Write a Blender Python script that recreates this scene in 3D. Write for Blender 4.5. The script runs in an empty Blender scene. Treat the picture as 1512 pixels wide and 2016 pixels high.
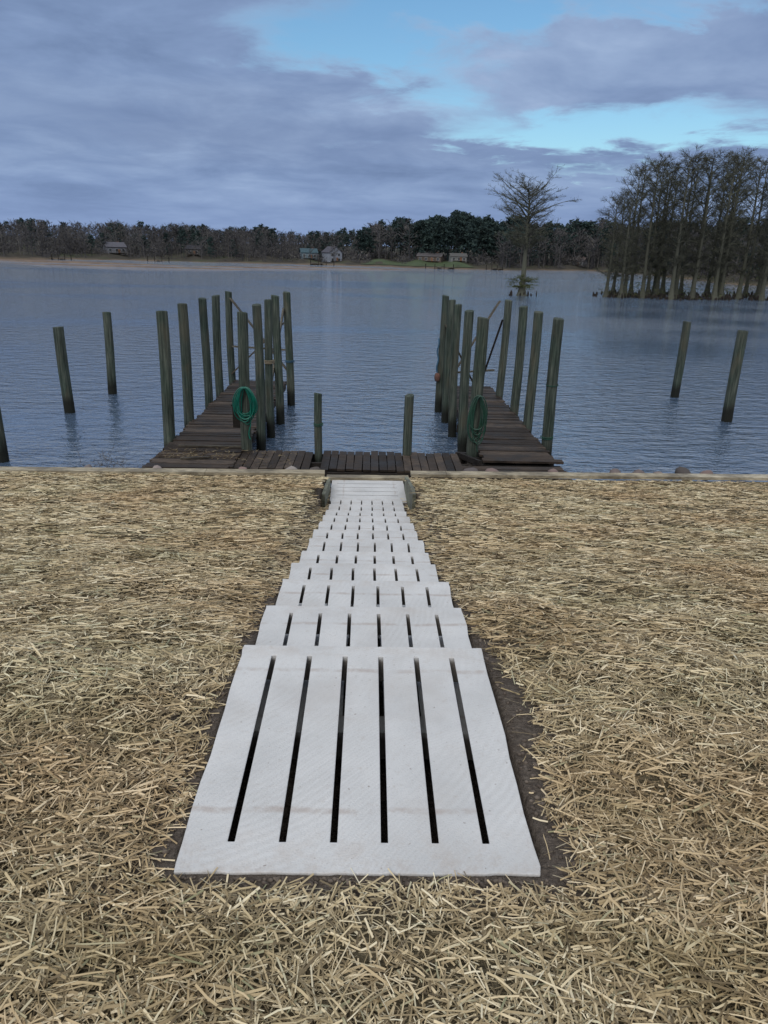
import bpy, math, random
import numpy as np
from mathutils import Vector, Matrix, noise as mnoise
rnd=random.Random(7); nr=np.random.RandomState(11)
scene=bpy.context.scene; coll=scene.collection
scene.view_settings.view_transform='Standard'; scene.view_settings.look='None'
scene.view_settings.exposure=0; scene.view_settings.gamma=1

# ------------------------------------------------------------ helpers
class MB:
    def __init__(s): s.v=[]; s.f=[]
    def box(s,c,d,rz=0,rx=0,ry=0):
        M=Matrix.Rotation(rz,3,'Z')@Matrix.Rotation(ry,3,'Y')@Matrix.Rotation(rx,3,'X'); b=len(s.v)
        for z in(-.5,.5):
            for x,y in((-.5,-.5),(.5,-.5),(.5,.5),(-.5,.5)):
                p=M@Vector((x*d[0],y*d[1],z*d[2])); s.v.append((p.x+c[0],p.y+c[1],p.z+c[2]))
        s.f+= [(b,b+3,b+2,b+1),(b+4,b+5,b+6,b+7),(b,b+1,b+5,b+4),(b+1,b+2,b+6,b+5),(b+2,b+3,b+7,b+6),(b+3,b,b+4,b+7)]
    def beam(s,p0,p1,w,h):
        p0=Vector(p0);p1=Vector(p1);d=(p1-p0).normalized(); up=Vector((0,1,0)) if abs(d.y)<.9 else Vector((1,0,0))
        a=d.cross(up).normalized()*w/2; c=d.cross(a).normalized()*h/2; b=len(s.v)
        for p in(p0,p1):
            for q in(-a-c,a-c,a+c,-a+c): s.v.append(tuple(p+q))
        s.f+= [(b,b+1,b+2,b+3),(b+4,b+7,b+6,b+5)]+[(b+i,b+4+i,b+4+(i+1)%4,b+(i+1)%4) for i in range(4)]
    def tube(s,pts,rad,n=5,cap=True):
        b=len(s.v); m=len(pts)
        for i,(p,r) in enumerate(zip(pts,rad)):
            d=(Vector(pts[min(i+1,m-1)])-Vector(pts[max(i-1,0)])).normalized()
            a=d.cross(Vector((1,0,0)) if abs(d.x)<.8 else Vector((0,1,0))).normalized(); c=d.cross(a)
            for k in range(n):
                t=2*math.pi*k/n; q=Vector(p)+a*math.cos(t)*r+c*math.sin(t)*r; s.v.append(tuple(q))
        for i in range(m-1):
            for k in range(n):
                k2=(k+1)%n; s.f.append((b+i*n+k,b+i*n+k2,b+(i+1)*n+k2,b+(i+1)*n+k))
        if cap: s.f.append(tuple(b+(m-1)*n+k for k in range(n)))
    def tri(s,p0,p1,w):
        p0=Vector(p0);p1=Vector(p1);d=(p1-p0)
        a=d.cross(Vector((rnd.uniform(-1,1),rnd.uniform(-1,1),rnd.uniform(-1,1))))
        if a.length<1e-6: return
        a=a.normalized()*w/2; b=len(s.v); s.v+= [tuple(p0-a),tuple(p0+a),tuple(p1)]; s.f.append((b,b+1,b+2))
    def mesh(s,name):
        me=bpy.data.meshes.new(name); me.from_pydata(s.v,[],s.f); me.update(); return me
def obj(name,me,mat=None,parent=None,loc=(0,0,0),smooth=False):
    o=bpy.data.objects.new(name,me); coll.objects.link(o); o.location=loc
    if mat is not None and me is not None and len(me.materials)==0: me.materials.append(mat)
    if parent: o.parent=parent
    if smooth:
        me.polygons.foreach_set("use_smooth",[True]*len(me.polygons))
    return o
def empty(name,loc=(0,0,0)):
    o=bpy.data.objects.new(name,None); coll.objects.link(o); o.location=loc; return o
def np_mesh(name,V,F):
    V=np.asarray(V,dtype=np.float32);F=np.asarray(F,dtype=np.int32);k=F.shape[1]
    me=bpy.data.meshes.new(name); me.vertices.add(len(V)); me.vertices.foreach_set("co",V.ravel())
    me.loops.add(F.size); me.loops.foreach_set("vertex_index",F.ravel())
    me.polygons.add(len(F)); me.polygons.foreach_set("loop_start",np.arange(0,F.size,k,dtype=np.int32))
    me.polygons.foreach_set("loop_total",np.full(len(F),k,dtype=np.int32)); me.update(calc_edges=True); return me

class NT:
    def __init__(s,nt): s.nt=nt; s.nt.nodes.clear()
    def n(s,t,ins=None,**kw):
        nd=s.nt.nodes.new(t)
        for k,v in kw.items(): setattr(nd,k,v)
        if ins:
            for k,v in ins.items(): s.set(nd,k,v)
        return nd
    def set(s,nd,k,v):
        i=nd.inputs[k]
        if isinstance(v,bpy.types.NodeSocket): s.nt.links.new(v,i)
        elif isinstance(v,bpy.types.Node): s.nt.links.new(v.outputs[0],i)
        else: i.default_value=v
    def m(s,op,a,b=0.0,c=0.0,clamp=False):
        nd=s.n('ShaderNodeMath',operation=op,use_clamp=clamp); s.set(nd,0,a); s.set(nd,1,b)
        if op in('MULTIPLY_ADD','SMOOTH_MIN','SMOOTH_MAX'): s.set(nd,2,c)
        return nd.outputs[0]
    def mix(s,f,a,b,bt='MIX'):
        nd=s.n('ShaderNodeMix',data_type='RGBA',blend_type=bt)
        for k,v in((0,f),(6,a),(7,b)):
            if not isinstance(v,(bpy.types.NodeSocket,bpy.types.Node)) and k>0 and len(v)==3: v=(*v,1)
            s.set(nd,k,v)
        return nd.outputs[2]
    def ss(s,v,a,b,lo=0.0,hi=1.0):
        nd=s.n('ShaderNodeMapRange',interpolation_type='SMOOTHSTEP'); s.set(nd,0,v)
        for i,q in enumerate((a,b,lo,hi)): s.set(nd,i+1,q)
        return nd.outputs[0]
    def noise(s,vec,scale,detail=3,rough=.5,dist=0):
        nd=s.n('ShaderNodeTexNoise'); s.set(nd,'Vector',vec)
        for k,v in(('Scale',scale),('Detail',detail),('Roughness',rough),('Distortion',dist)): s.set(nd,k,v)
        return nd.outputs[0]
    def mp(s,vec,sc=(1,1,1),loc=(0,0,0),rot=(0,0,0)):
        nd=s.n('ShaderNodeMapping'); s.set(nd,'Vector',vec); nd.inputs['Scale'].default_value=sc
        nd.inputs['Location'].default_value=loc; nd.inputs['Rotation'].default_value=rot; return nd.outputs[0]
    def ramp(s,f,stops):
        nd=s.n('ShaderNodeValToRGB'); s.set(nd,0,f); cr=nd.color_ramp
        while len(cr.elements)<len(stops): cr.elements.new(.5)
        for e,(p,c) in zip(cr.elements,stops): e.position=p; e.color=(*c,1)
        return nd.outputs[0]
def material(name,build,rough=.8,spec=.3):
    m=bpy.data.materials.new(name); m.use_nodes=True; T=NT(m.node_tree)
    out=T.n('ShaderNodeOutputMaterial'); b=T.n('ShaderNodeBsdfPrincipled'); T.nt.links.new(b.outputs[0],out.inputs[0])
    b.inputs['Roughness'].default_value=rough; b.inputs['Specular IOR Level'].default_value=spec
    build(T,b); return m
def geo(T): return T.n('ShaderNodeNewGeometry')
def oc(T): return T.n('ShaderNodeTexCoord').outputs['Object']
def bump(T,b,h,st,dist):
    nd=T.n('ShaderNodeBump',{'Height':h,'Strength':st,'Distance':dist}); T.set(b,'Normal',nd.outputs[0])

# ------------------------------------------------------------ materials
def m_straw(T,b):
    g=geo(T); p=g.outputs['Position']; r=g.outputs['Random Per Island']
    c=T.ramp(r,[(0,(.11,.085,.05)),(.2,(.27,.215,.125)),(.5,(.445,.365,.22)),(.78,(.60,.51,.335)),(.92,(.73,.665,.49)),(1,(.24,.245,.14))])
    big=T.noise(p,.7,4,.6); b2=T.noise(T.mp(p,(1.1,3.2,1),(4,2,0)),1,4,.65)
    c=T.mix(T.ss(big,.35,.7),c,T.mix(1,c,(.82,.71,.63),'MULTIPLY'))
    c=T.mix(T.ss(b2,.46,.70,0,.85),c,T.mix(1,c,(.72,.73,.66),'MULTIPLY'))
    T.set(b,'Base Color',c)
straw_mat=material('straw',m_straw,.6,.3)
def m_ground(T,b):
    p=geo(T).outputs['Position']; xyz=T.n('ShaderNodeSeparateXYZ',{0:p})
    n1=T.noise(T.mp(p,(9,60,9)),1,5,.65); n2=T.noise(p,45,4,.7); n3=T.noise(p,.9,4,.6)
    straw=T.ramp(n1,[(.3,(.055,.048,.030)),(.5,(.15,.125,.08)),(.7,(.28,.235,.155))])
    soil=T.ramp(n2,[(.25,(.06,.048,.040)),(.55,(.13,.108,.09)),(.8,(.21,.18,.155))])
    ax=T.m('ABSOLUTE',xyz.outputs[0])
    jit=T.m('MULTIPLY_ADD',T.noise(p,5,3),.3,-.15)
    near=T.ss(T.m('ADD',ax,jit),.62,.76)
    yy=T.ss(xyz.outputs[1],1.40,1.50)
    f=T.m('SUBTRACT',1,T.m('MULTIPLY',T.m('SUBTRACT',1,near),yy))
    straw=T.mix(T.ss(n3,.4,.7),straw,T.mix(1,straw,(.7,.66,.6),'MULTIPLY'))
    T.set(b,'Base Color',T.mix(f,soil,straw))
    bump(T,b,T.m('ADD',n2,n1),1.,.035)
ground_mat=material('soil_ground',m_ground,.95,.1)
def m_slab(T,b):
    o=oc(T); oi=T.n('ShaderNodeObjectInfo'); r=oi.outputs['Random']
    off=T.n('ShaderNodeCombineXYZ',{0:T.m('MULTIPLY',r,37.),1:T.m('MULTIPLY',r,91.),2:0.})
    v=T.n('ShaderNodeVectorMath',{0:o,1:off.outputs[0]},operation='ADD').outputs[0]
    n=T.noise(v,3,5,.6); n2=T.noise(v,26,5,.7); n3=T.noise(v,160,3,.6)
    w=T.n('ShaderNodeTexWave',{'Scale':11.,'Distortion':3.,'Detail':4.,'Detail Scale':.9,'Detail Roughness':.7},wave_type='RINGS',rings_direction='Z')
    T.set(w,'Vector',T.mp(o,(1,1,0),(.95,-.1,0)))
    w2=T.n('ShaderNodeTexWave',{'Scale':23.,'Distortion':4.,'Detail':3.,'Detail Scale':1.4,'Detail Roughness':.7},wave_type='RINGS',rings_direction='Z')
    T.set(w2,'Vector',T.mp(o,(1,1,0),(-.75,1.5,0)))
    c=T.ramp(n,[(.3,(.43,.435,.44)),(.55,(.51,.515,.52)),(.75,(.57,.57,.57))])
    wf=T.m('MULTIPLY',w.outputs[1],T.ss(T.noise(v,2.3,3),.42,.66,.0,.26))
    wg=T.m('MULTIPLY',w2.outputs[1],T.ss(T.noise(v,1.9,3),.58,.40,.0,.20))
    c=T.mix(wf,c,(.37,.365,.36)); c=T.mix(wg,c,(.37,.365,.36))
    c=T.mix(T.ss(n3,.50,.8,0,.5),c,(.31,.305,.30))
    c=T.mix(T.ss(n2,.54,.76,0,.5),c,(.37,.335,.31))
    xyz=T.n('ShaderNodeSeparateXYZ',{0:o}); y=xyz.outputs[1]
    d1=T.m('ABSOLUTE',T.m('SUBTRACT',y,T.m('MULTIPLY_ADD',T.noise(v,4,2),.03,-.20)))
    d2=T.m('ABSOLUTE',T.m('SUBTRACT',y,T.m('MULTIPLY_ADD',T.noise(v,5,2),.03,-.96)))
    bb=T.m('MULTIPLY',T.ss(T.m('MINIMUM',d1,d2),.004,.020,1,0),T.ss(T.noise(v,7,4,.7),.40,.62,0,.5))
    c=T.mix(bb,c,(.28,.215,.18))
    ed=T.m('MULTIPLY',T.ss(y,-.16,0.,0,.35),T.ss(T.noise(v,9,4,.7),.4,.65))
    c=T.mix(ed,c,(.37,.32,.28))
    ee=T.m('MULTIPLY',T.ss(y,-.98,-1.16,0,.4),T.ss(T.noise(v,12,4,.75),.42,.65))
    c=T.mix(ee,c,(.32,.27,.235))
    sm=T.ss(T.noise(v,1.6,4,.65),.52,.7,0,.32)
    c=T.mix(sm,c,(.39,.36,.335))
    c=T.mix(T.ss(T.noise(v,60,2,.5),.70,.76,0,.7),c,(.20,.17,.15))
    c=T.mix(T.ss(xyz.outputs[2],-.030,-.008,.85,0),c,(.12,.105,.09))  # slab sides and slot walls darkened below the top, slot shade painted in
    c=T.mix(T.m('MULTIPLY',r,.12),c,(.36,.35,.34))
    T.set(b,'Base Color',c)
    bump(T,b,T.m('ADD',T.m('MULTIPLY',w.outputs[1],.2),n3),.5,.005)
slab_mat=material('concrete',m_slab,.85,.25)
def m_plank(cols,gs=1.0):
    def f(T,b):
        g=geo(T); p=g.outputs['Position']; r=g.outputs['Random Per Island']
        n=T.noise(T.mp(p,(6,30,30)),gs,5,.65); n2=T.noise(p,2.2,4,.6)
        c=T.ramp(r,[(0,cols[0]),(.5,cols[1]),(1,cols[2])])
        c=T.mix(T.ss(n,.3,.7),T.mix(1,c,(.45,.45,.45),'MULTIPLY'),c)
        c=T.mix(T.ss(n2,.42,.62,0,.8),c,T.mix(1,c,(.38,.36,.34),'MULTIPLY'))
        T.set(b,'Base Color',c); T.set(b,'Roughness',T.ss(n2,.35,.7,.8,.55)); bump(T,b,n,.5,.01)
    return f
plank_mat=material('weathered_planks',m_plank([(.024,.017,.013),(.048,.035,.027),(.095,.072,.056)]),.7,.22)
beam_mat=material('dark_wet_timber',m_plank([(.014,.011,.010),(.024,.019,.016),(.035,.028,.022)]),.7,.25)
brace_mat=material('brace_timber',m_plank([(.06,.052,.042),(.09,.078,.06),(.12,.11,.085)]),.7,.3)
cap_mat=material('treated_pine',m_plank([(.36,.31,.22),(.42,.37,.27),(.47,.42,.32)]),.7,.3)
wing_mat=material('treated_pine_green',m_plank([(.17,.185,.14),(.20,.21,.16),(.23,.24,.18)]),.7,.3)
def m_pile(T,b):
    o=oc(T); oi=T.n('ShaderNodeObjectInfo'); r=oi.outputs['Random']
    off=T.n('ShaderNodeCombineXYZ',{0:T.m('MULTIPLY',r,37.),1:T.m('MULTIPLY',r,91.),2:0.})
    v=T.n('ShaderNodeVectorMath',{0:o,1:off.outputs[0]},operation='ADD').outputs[0]
    n=T.noise(T.mp(v,(34,34,1.3)),1,5,.7); n2=T.noise(T.mp(v,(3,3,1.6)),1,4,.6)
    c=T.ramp(n,[(.3,(.010,.013,.011)),(.48,(.038,.049,.043)),(.75,(.115,.133,.115))])
    c=T.mix(T.ss(n2,.42,.68,0,.7),c,T.mix(1,c,(.58,.76,.72),'MULTIPLY'))
    c=T.mix(T.ss(T.noise(T.mp(v,(2,2,.8)),1.7,3),.50,.70,0,.5),c,(.075,.070,.052))
    c=T.mix(1,c,T.mix(r,(.75,.78,.78),(1.15,1.1,1.05)),'MULTIPLY')
    z=T.n('ShaderNodeSeparateXYZ',{0:o}).outputs[2]
    zz=T.m('ADD',z,T.m('MULTIPLY_ADD',n2,.35,-.17))
    c=T.mix(T.ss(zz,.25,.6,.93,0),c,(.008,.009,.008))
    T.set(b,'Base Color',c); bump(T,b,n,.9,.014)
pile_mat=material('weathered_piling',m_pile,.85,.2)
def m_water(T,b):
    p=geo(T).outputs['Position']; py=T.n('ShaderNodeSeparateXYZ',{0:p}).outputs[1]
    big=T.noise(T.mp(p,(.03,.055,1)),1,3,.55,.4)
    a=T.noise(T.mp(p,(3.0,5.6,1),rot=(0,0,.08)),1,3,.6,.4)
    c=T.noise(T.mp(p,(1.0,2.3,1),rot=(0,0,-.1)),1,2,.5)
    h=T.m('ADD',T.m('MULTIPLY',a,.8),T.m('MULTIPLY',c,1.0))
    dist=T.m('MULTIPLY',T.ss(big,.36,.58,.30,1.15),T.ss(py,12,200,.072,.32))
    nd=T.n('ShaderNodeBump',{'Height':h,'Strength':1.,'Distance':dist}); T.set(b,'Normal',nd.outputs[0])
    b.inputs['Base Color'].default_value=(.060,.092,.145,1); b.inputs['IOR'].default_value=2.1
water_mat=material('lake_water',m_water,.03,.5)
def flat(name,c1,c2,scale=8,rough=.85,spec=.2):
    def f(T,b):
        p=oc(T); T.set(b,'Base Color',T.mix(T.ss(T.noise(p,scale,4,.6),.35,.65),c1,c2))
    return material(name,f,rough,spec)
def island(name,stops,rough=.9,spec=.1,hz=None):
    def f(T,b):
        g=geo(T); c=T.ramp(g.outputs['Random Per Island'],stops)
        c=T.mix(T.ss(T.noise(g.outputs['Position'],.08,3,.6),.35,.7),c,T.mix(1,c,(.65,.65,.68),'MULTIPLY'))
        T.set(b,'Base Color',c)
    return material(name,f,rough,spec)
cyp_mat=island('cypress_bark',[(0,(.045,.046,.040)),(.5,(.078,.08,.066)),(1,(.10,.11,.075))])
bare_mat=island('bare_branches',[(0,(.050,.052,.060)),(.5,(.086,.085,.092)),(.85,(.120,.113,.112)),(1,(.135,.13,.10))])  # lightened to bluish grey, distance haze mixed into the branch colour
pine_mat=island('pine_needles',[(0,(.017,.031,.034)),(.5,(.030,.049,.048)),(1,(.047,.070,.062))])
shrub_mat=island('shrub_leaves',[(0,(.03,.045,.02)),(.5,(.06,.075,.03)),(1,(.10,.10,.05))])
def m_land(T,b):
    p=geo(T).outputs['Position']; z=T.n('ShaderNodeSeparateXYZ',{0:p}).outputs[2]
    c=T.ramp(T.noise(p,.08,5,.65),[(.3,(.030,.028,.025)),(.5,(.05,.045,.036)),(.7,(.045,.055,.028))])
    c=T.mix(T.ss(T.m('ADD',z,T.m('MULTIPLY_ADD',T.noise(p,.05,4),1.8,-.9)),.0,.5,.9,0),c,(.12,.092,.068))
    T.set(b,'Base Color',c)
land_mat=material('far_bank',m_land,.95,.1)

# ------------------------------------------------------------ ground
SY=[2.736+.665*k for k in range(11)]+[9.95]; SH=[1.562,1.712,1.872,2.05,2.235,2.392,2.56,2.725,2.89,3.06,3.21,3.31]
SZ=[4.15-h for h in SH]; LZ=4.15-3.36
def zside(y): return np.interp(y,[-60,0,2.4,3.2,10.5,10.7],[2.75,2.57,2.55,2.42,.96,.94])
def zstep(y): return np.interp(y,[-60,0,1.5]+[s-.2 for s in SY]+[10.4],[2.75,2.590,2.590]+SZ+[LZ])-.035
def gnoise(x,y):
    return .012*np.sin(x*3.1+y*1.7)+.010*np.sin(x*7.3-y*5.1+1)+.012*np.sin(y*8.7+x*2.)+.006*np.sin(x*19+y*13)
def bulk_y(x): return 10.62+.036*np.asarray(x)
def zg(x,y):
    ax=np.abs(x); s=zside(y)+gnoise(x,y)*np.clip((11-y),0,1); t=zstep(y)
    f=np.clip((ax-.55)/.22,0,1); f=f*f*(3-2*f)
    f=np.where(y>9.05,np.where(ax>.62,1,0),f)
    z=t*(1-f)+s*f
    pit=np.clip((.50-ax)/.03,0,1)*np.clip((y-1.60)/.05,0,1)
    z=z-pit*.30
    return z
xs=np.unique(np.round(np.concatenate([[-260,-120,-60,-30,-18],np.arange(-12,-1.4,.15),np.arange(-1.4,1.4,.03),np.arange(1.4,12.1,.15),[18,30,60,120,260]]),3))
ts=np.concatenate([[-60,-25,-10,-4],np.arange(-2,1.4,.15),np.arange(1.4,10.5,.05),[10.55,10.62]])
X,Y=np.meshgrid(xs,ts); 
Y=np.where(Y>9,9+(Y-9)*(bulk_y(np.clip(X,-60,60))-9)/(10.62-9),Y)
Z=zg(X,Y); V=np.stack([X.ravel(),Y.ravel(),Z.ravel()],1); nx=len(xs); ny=len(ts)
i,j=np.meshgrid(np.arange(nx-1),np.arange(ny-1)); a=(j*nx+i).ravel()
ground=obj('ground',np_mesh('ground',V,np.stack([a,a+1,a+nx+1,a+nx],1)),ground_mat,smooth=True)

# ------------------------------------------------------------ straw mulch
def straws(n,y0,y1,xw,L,W,sd,lift):
    y=nr.uniform(y0,y1,n); x=nr.uniform(-1,1,n)*xw(y)
    side=.512+.015*np.sin(y*9)+.015*np.sin(y*23+1)+np.where(x>0,.02+.065*np.exp(-((y-2.3)/.7)**2),.0+.03*np.exp(-((y-3.6)/.8)**2))+np.abs(nr.normal(0,.026,n))
    front=1.535+.012*np.sin(x*9)+.01*np.sin(x*31)-np.abs(nr.normal(0,.018,n))
    stray=nr.rand(n)<.03
    keep=((np.abs(x)>side)|(y<front))|(stray&((np.abs(x)>.53)|(y<1.545)))
    keep&=(y<bulk_y(x)-.02)
    pn=np.sin(x*2.3+y*1.1)*np.sin(y*2.9-x*.7)+.6*np.sin(x*5.3-2*y)*np.sin(y*6.1+x)
    keep&=nr.rand(n)<np.clip(.93+.35*pn,.45,1)
    x=x[keep];y=y[keep];n=len(x)
    ang=nr.normal(0,1,n)*sd(y)+.05; ang+=np.where(nr.rand(n)<.25,nr.uniform(-1.6,1.6,n),0)
    ln=nr.uniform(*L,n)*nr.choice([.35,.6,1,1.4],n); w=nr.uniform(*W,n)
    dist_slab=np.where(y<1.56,np.hypot(np.maximum(np.abs(x)-.5,0),1.56-y),np.abs(x)-.5)
    ln=np.minimum(ln,np.maximum(dist_slab,.01)*2.1+.03)
    dx=np.cos(ang)*ln/2;dy=np.sin(ang)*ln/2
    px=-np.sin(ang)*w/2;py=np.cos(ang)*w/2; z=zg(x,y)+lift*nr.rand(n)**1.3*np.clip(dist_slab/.12,.35,1)+.003
    sl=np.where(y>2.8,-.2,0)*1.0
    tl=nr.normal(0,.10,n)*ln/2+dy*sl; bz=nr.uniform(-.002,.004,n); rz=nr.uniform(-.5,.5,n)*w
    bx=nr.normal(0,.022,n)*ln
    P=[(x-dx-px,y-dy-py,z-tl-rz),(x-dx+px,y-dy+py,z-tl+rz),(x+bx*(-np.sin(ang))-px,y+bx*np.cos(ang)-py,z+bz-rz),(x+bx*(-np.sin(ang))+px,y+bx*np.cos(ang)+py,z+bz+rz),(x+dx-px,y+dy-py,z+tl-rz),(x+dx+px,y+dy+py,z+tl+rz)]
    V=np.stack([np.stack(q,1) for q in P],1).reshape(-1,3); b=np.arange(n)*6
    F=np.concatenate([np.stack([b,b+2,b+3,b+1],1),np.stack([b+2,b+4,b+5,b+3],1)]); return V,F
parts=[straws(105000,.45,2.6,lambda y:.9+.8*y,(.03,.09),(.0018,.0050),lambda y:.95+0*y,.03),
       straws(115000,2.6,5.2,lambda y:.9+.8*y,(.04,.11),(.0025,.006),lambda y:.9-.12*(y-2.6),.028),
       straws(140000,5.2,10.8,lambda y:.8+.75*y,(.05,.15),(.004,.008),lambda y:.42+0*y,.022)]
o=0;VV=[];FF=[]
for v,f in parts: VV.append(v);FF.append(f+o);o+=len(v)
obj('straw_mulch',np_mesh('straw_mulch',np.concatenate(VV),np.concatenate(FF)),straw_mat)
import bmesh
def rocks(lst,sub=2):
    bm=bmesh.new(); bmesh.ops.create_icosphere(bm,subdivisions=sub,radius=1); base=np.array([v.co[:] for v in bm.verts]); F=np.array([[v.index for v in f.verts] for f in bm.faces]); bm.free()
    VV=[];FF=[];o=0
    for (x,y,z,s) in lst:
        q=base.copy(); 
        for _ in range(9 if sub>1 else 4):
            d=nr.normal(size=3); d/=np.linalg.norm(d); t=nr.uniform(.55,.85); e=q@d; q=q-np.outer(np.clip(e-t,0,None),d)
        q*=np.array([nr.uniform(.8,1.4),nr.uniform(.7,1.1),nr.uniform(.5,.85)])*s
        a=nr.uniform(0,6.28); c,s_=math.cos(a),math.sin(a); q=q@np.array([[c,s_,0],[-s_,c,0],[0,0,1]])
        VV.append(q+np.array([x,y,z])); FF.append(F+o); o+=len(q)
    return np.concatenate(VV),np.concatenate(FF)
lst=[]
for _ in range(1400):
    y=nr.uniform(1.5,8.5); sx=nr.choice([-1,1]); x=sx*(.525+abs(nr.normal(0,.04))); lst.append((x,y,float(zg(x,y))+.002,nr.uniform(.003,.011)))
for _ in range(250):
    x=nr.uniform(-.6,.6); y=1.55-abs(nr.normal(0,.015)); lst.append((x,y,float(zg(x,y))+.002,nr.uniform(.003,.009)))
V,F=rocks(lst,1)
obj('soil_clods',np_mesh('clods',V,F),flat('soil',(.06,.048,.04),(.14,.115,.095),20,.95,.1))

# ------------------------------------------------------------ concrete slat steps
def slab(name,W,L,T,parent,loc,rot):
    n=6;sw=.018
    xs=[-W/2]
    for k in range(n):
        c=-W/2+W*(.145*(k+1)-.0075); xs+=[c-sw/2,c+sw/2]
    xs.append(W/2)
    yy=sorted(set([-L,-L+.03,-L+.108]+[round(-L+.108+(L-.186)*q/8,4) for q in range(9)]+[-.078,-.03,0]))
    hole=lambda i,j:(i%2==1) and yy[j]>=-L+.1079 and yy[j+1]<=-.0779
    nx=len(xs);ny=len(yy);v=[];f=[]
    for z in(0,-T):
        for j in range(ny):
            for i in range(nx):
                x=xs[i]; y=yy[j]
                if z<0 and 0<i<nx-1: x+=(-.034 if i%2 else .034)   # slots flare underneath
                if i in(0,nx-1): x+=rnd.uniform(-.006,.003)*(1 if i else -1)
                if j in(0,ny-1): y+=rnd.uniform(-.004,.004)
                v.append((x,y,z))
    K=nx*ny; I=lambda i,j,b=0:b*K+j*nx+i
    for j in range(ny-1):
        for i in range(nx-1):
            if hole(i,j): continue
            f.append((I(i,j),I(i+1,j),I(i+1,j+1),I(i,j+1))); f.append((I(i,j,1),I(i,j+1,1),I(i+1,j+1,1),I(i+1,j,1)))
            for (ii,jj,a,b) in((i-1,j,(i,j+1),(i,j)),(i+1,j,(i+1,j),(i+1,j+1)),(i,j-1,(i,j),(i+1,j)),(i,j+1,(i+1,j+1),(i,j+1))):
                if ii<0 or jj<0 or ii>=nx-1 or jj>=ny-1 or hole(ii,jj):
                    f.append((I(*a),I(*a,1),I(*b,1),I(*b)))
    me=bpy.data.meshes.new(name); me.from_pydata(v,[],f); me.update()
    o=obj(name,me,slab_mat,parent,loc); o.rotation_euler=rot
    bv=o.modifiers.new('b','BEVEL'); bv.width=.004; bv.segments=2; bv.limit_method='ANGLE'; bv.angle_limit=.6
    return o
steps=empty('concrete_steps')
jx=[0,0,.006,-.010,.0,.008,-.006,.003,0,-.004,.003,0]; jr=[0,.006,-.004,.010,.0,-.006,.007,-.005,.004,0,.002,.012]
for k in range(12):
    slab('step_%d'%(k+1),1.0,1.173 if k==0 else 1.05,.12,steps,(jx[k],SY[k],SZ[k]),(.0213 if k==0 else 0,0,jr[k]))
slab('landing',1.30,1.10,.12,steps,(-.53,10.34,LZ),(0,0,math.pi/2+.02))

# wing walls, bulkhead
bulk=empty('wooden_bulkhead')
m=MB()
for sx in(-1,1):
    xi=.56 if sx<0 else .575; xo=xi+.045; b=len(m.v)
    prof=[(9.0,.75),(9.0,1.23),(9.3,1.22),(10.60,.985),(10.60,.6)] if sx>0 else [(9.5,.75),(9.5,1.04),(9.8,1.02),(10.60,.93),(10.60,.6)]
    for x in(xi,xo):
        for y,z in prof: m.v.append((sx*(x+ (9.7-y)*.015),y,z))
    n=5; m.f.append(tuple(b+i for i in range(n))); m.f.append(tuple(b+n+i for i in reversed(range(n))))
    for i in range(n): m.f.append((b+i,b+(i+1)%n,b+n+(i+1)%n,b+n+i))
obj('wing_walls',m.mesh('wing_walls'),wing_mat,bulk)
m=MB(); rz=math.atan(.036)
def capseg(x0,x1,z,dy=0,w=.19,t=.045):
    xc=(x0+x1)/2; m.box((xc,10.72+.036*xc+dy,z),((x1-x0)/math.cos(rz),w,t),rz)
x=-60
while x<60:
    x1=x+3.6
    a,b2=x,x1-.006
    segs=[(a,b2)]
    if a<-.64<b2: segs=[(a,-.64)]+([(.66,b2)] if b2>.66 else [])
    elif a<.66<b2: segs=[(.66,b2)]
    elif a>=-.64 and b2<=.66: segs=[]
    for s in segs: capseg(s[0],s[1],.985)
    x=x1
capseg(-.63,.65,.80,.38,.16,.05)
obj('cap_board',m.mesh('cap'),cap_mat,bulk)
m=MB()
for k in range(-200,201):
    xc=k*.3
    if abs(xc)>.62: m.box((xc,10.76+.036*xc,.20),(.292,.05,1.35),rz)
    else: m.box((xc,11.1+.036*xc,-.05),(.292,.05,1.3),rz)
obj('sheeting',m.mesh('sheeting'),beam_mat,bulk)
lst=[]
for _ in range(900):
    x=nr.uniform(-14,14)
    t=nr.rand()**.8; y=bulk_y(x)+.28+t*1.6+(.3 if abs(x)<.9 else 0); z=.70-t*.85+nr.uniform(-.08,.06)-(.15 if abs(x)<.9 else 0); lst.append((x,float(y),z,nr.uniform(.07,.18)))
for x,s in((-1.15,.14),(1.6,.13),(1.95,.15),(2.9,.10),(3.9,.13),(4.25,.12),(5.0,.17),(5.35,.12),(-3.2,.10),(-1.9,.09),(4.6,.09),(-4.2,.09),(-.8,.1)):
    lst.append((x,float(bulk_y(x))+.34,.95,s))
V,F=rocks(lst)
rock_mat=island('riprap_stone',[(0,(.08,.07,.065)),(.4,(.15,.13,.125)),(.7,(.21,.15,.135)),(1,(.30,.28,.26))],.85,.2)
obj('riprap_rocks',np_mesh('rocks',V,F),rock_mat)

# ------------------------------------------------------------ water
m=MB(); m.v=[(-900,10.8,0),(900,10.8,0),(900,900,0),(-900,900,0)]; m.f=[(0,1,2,3)]
obj('lake_water',m.mesh('lake_water'),water_mat)

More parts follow.
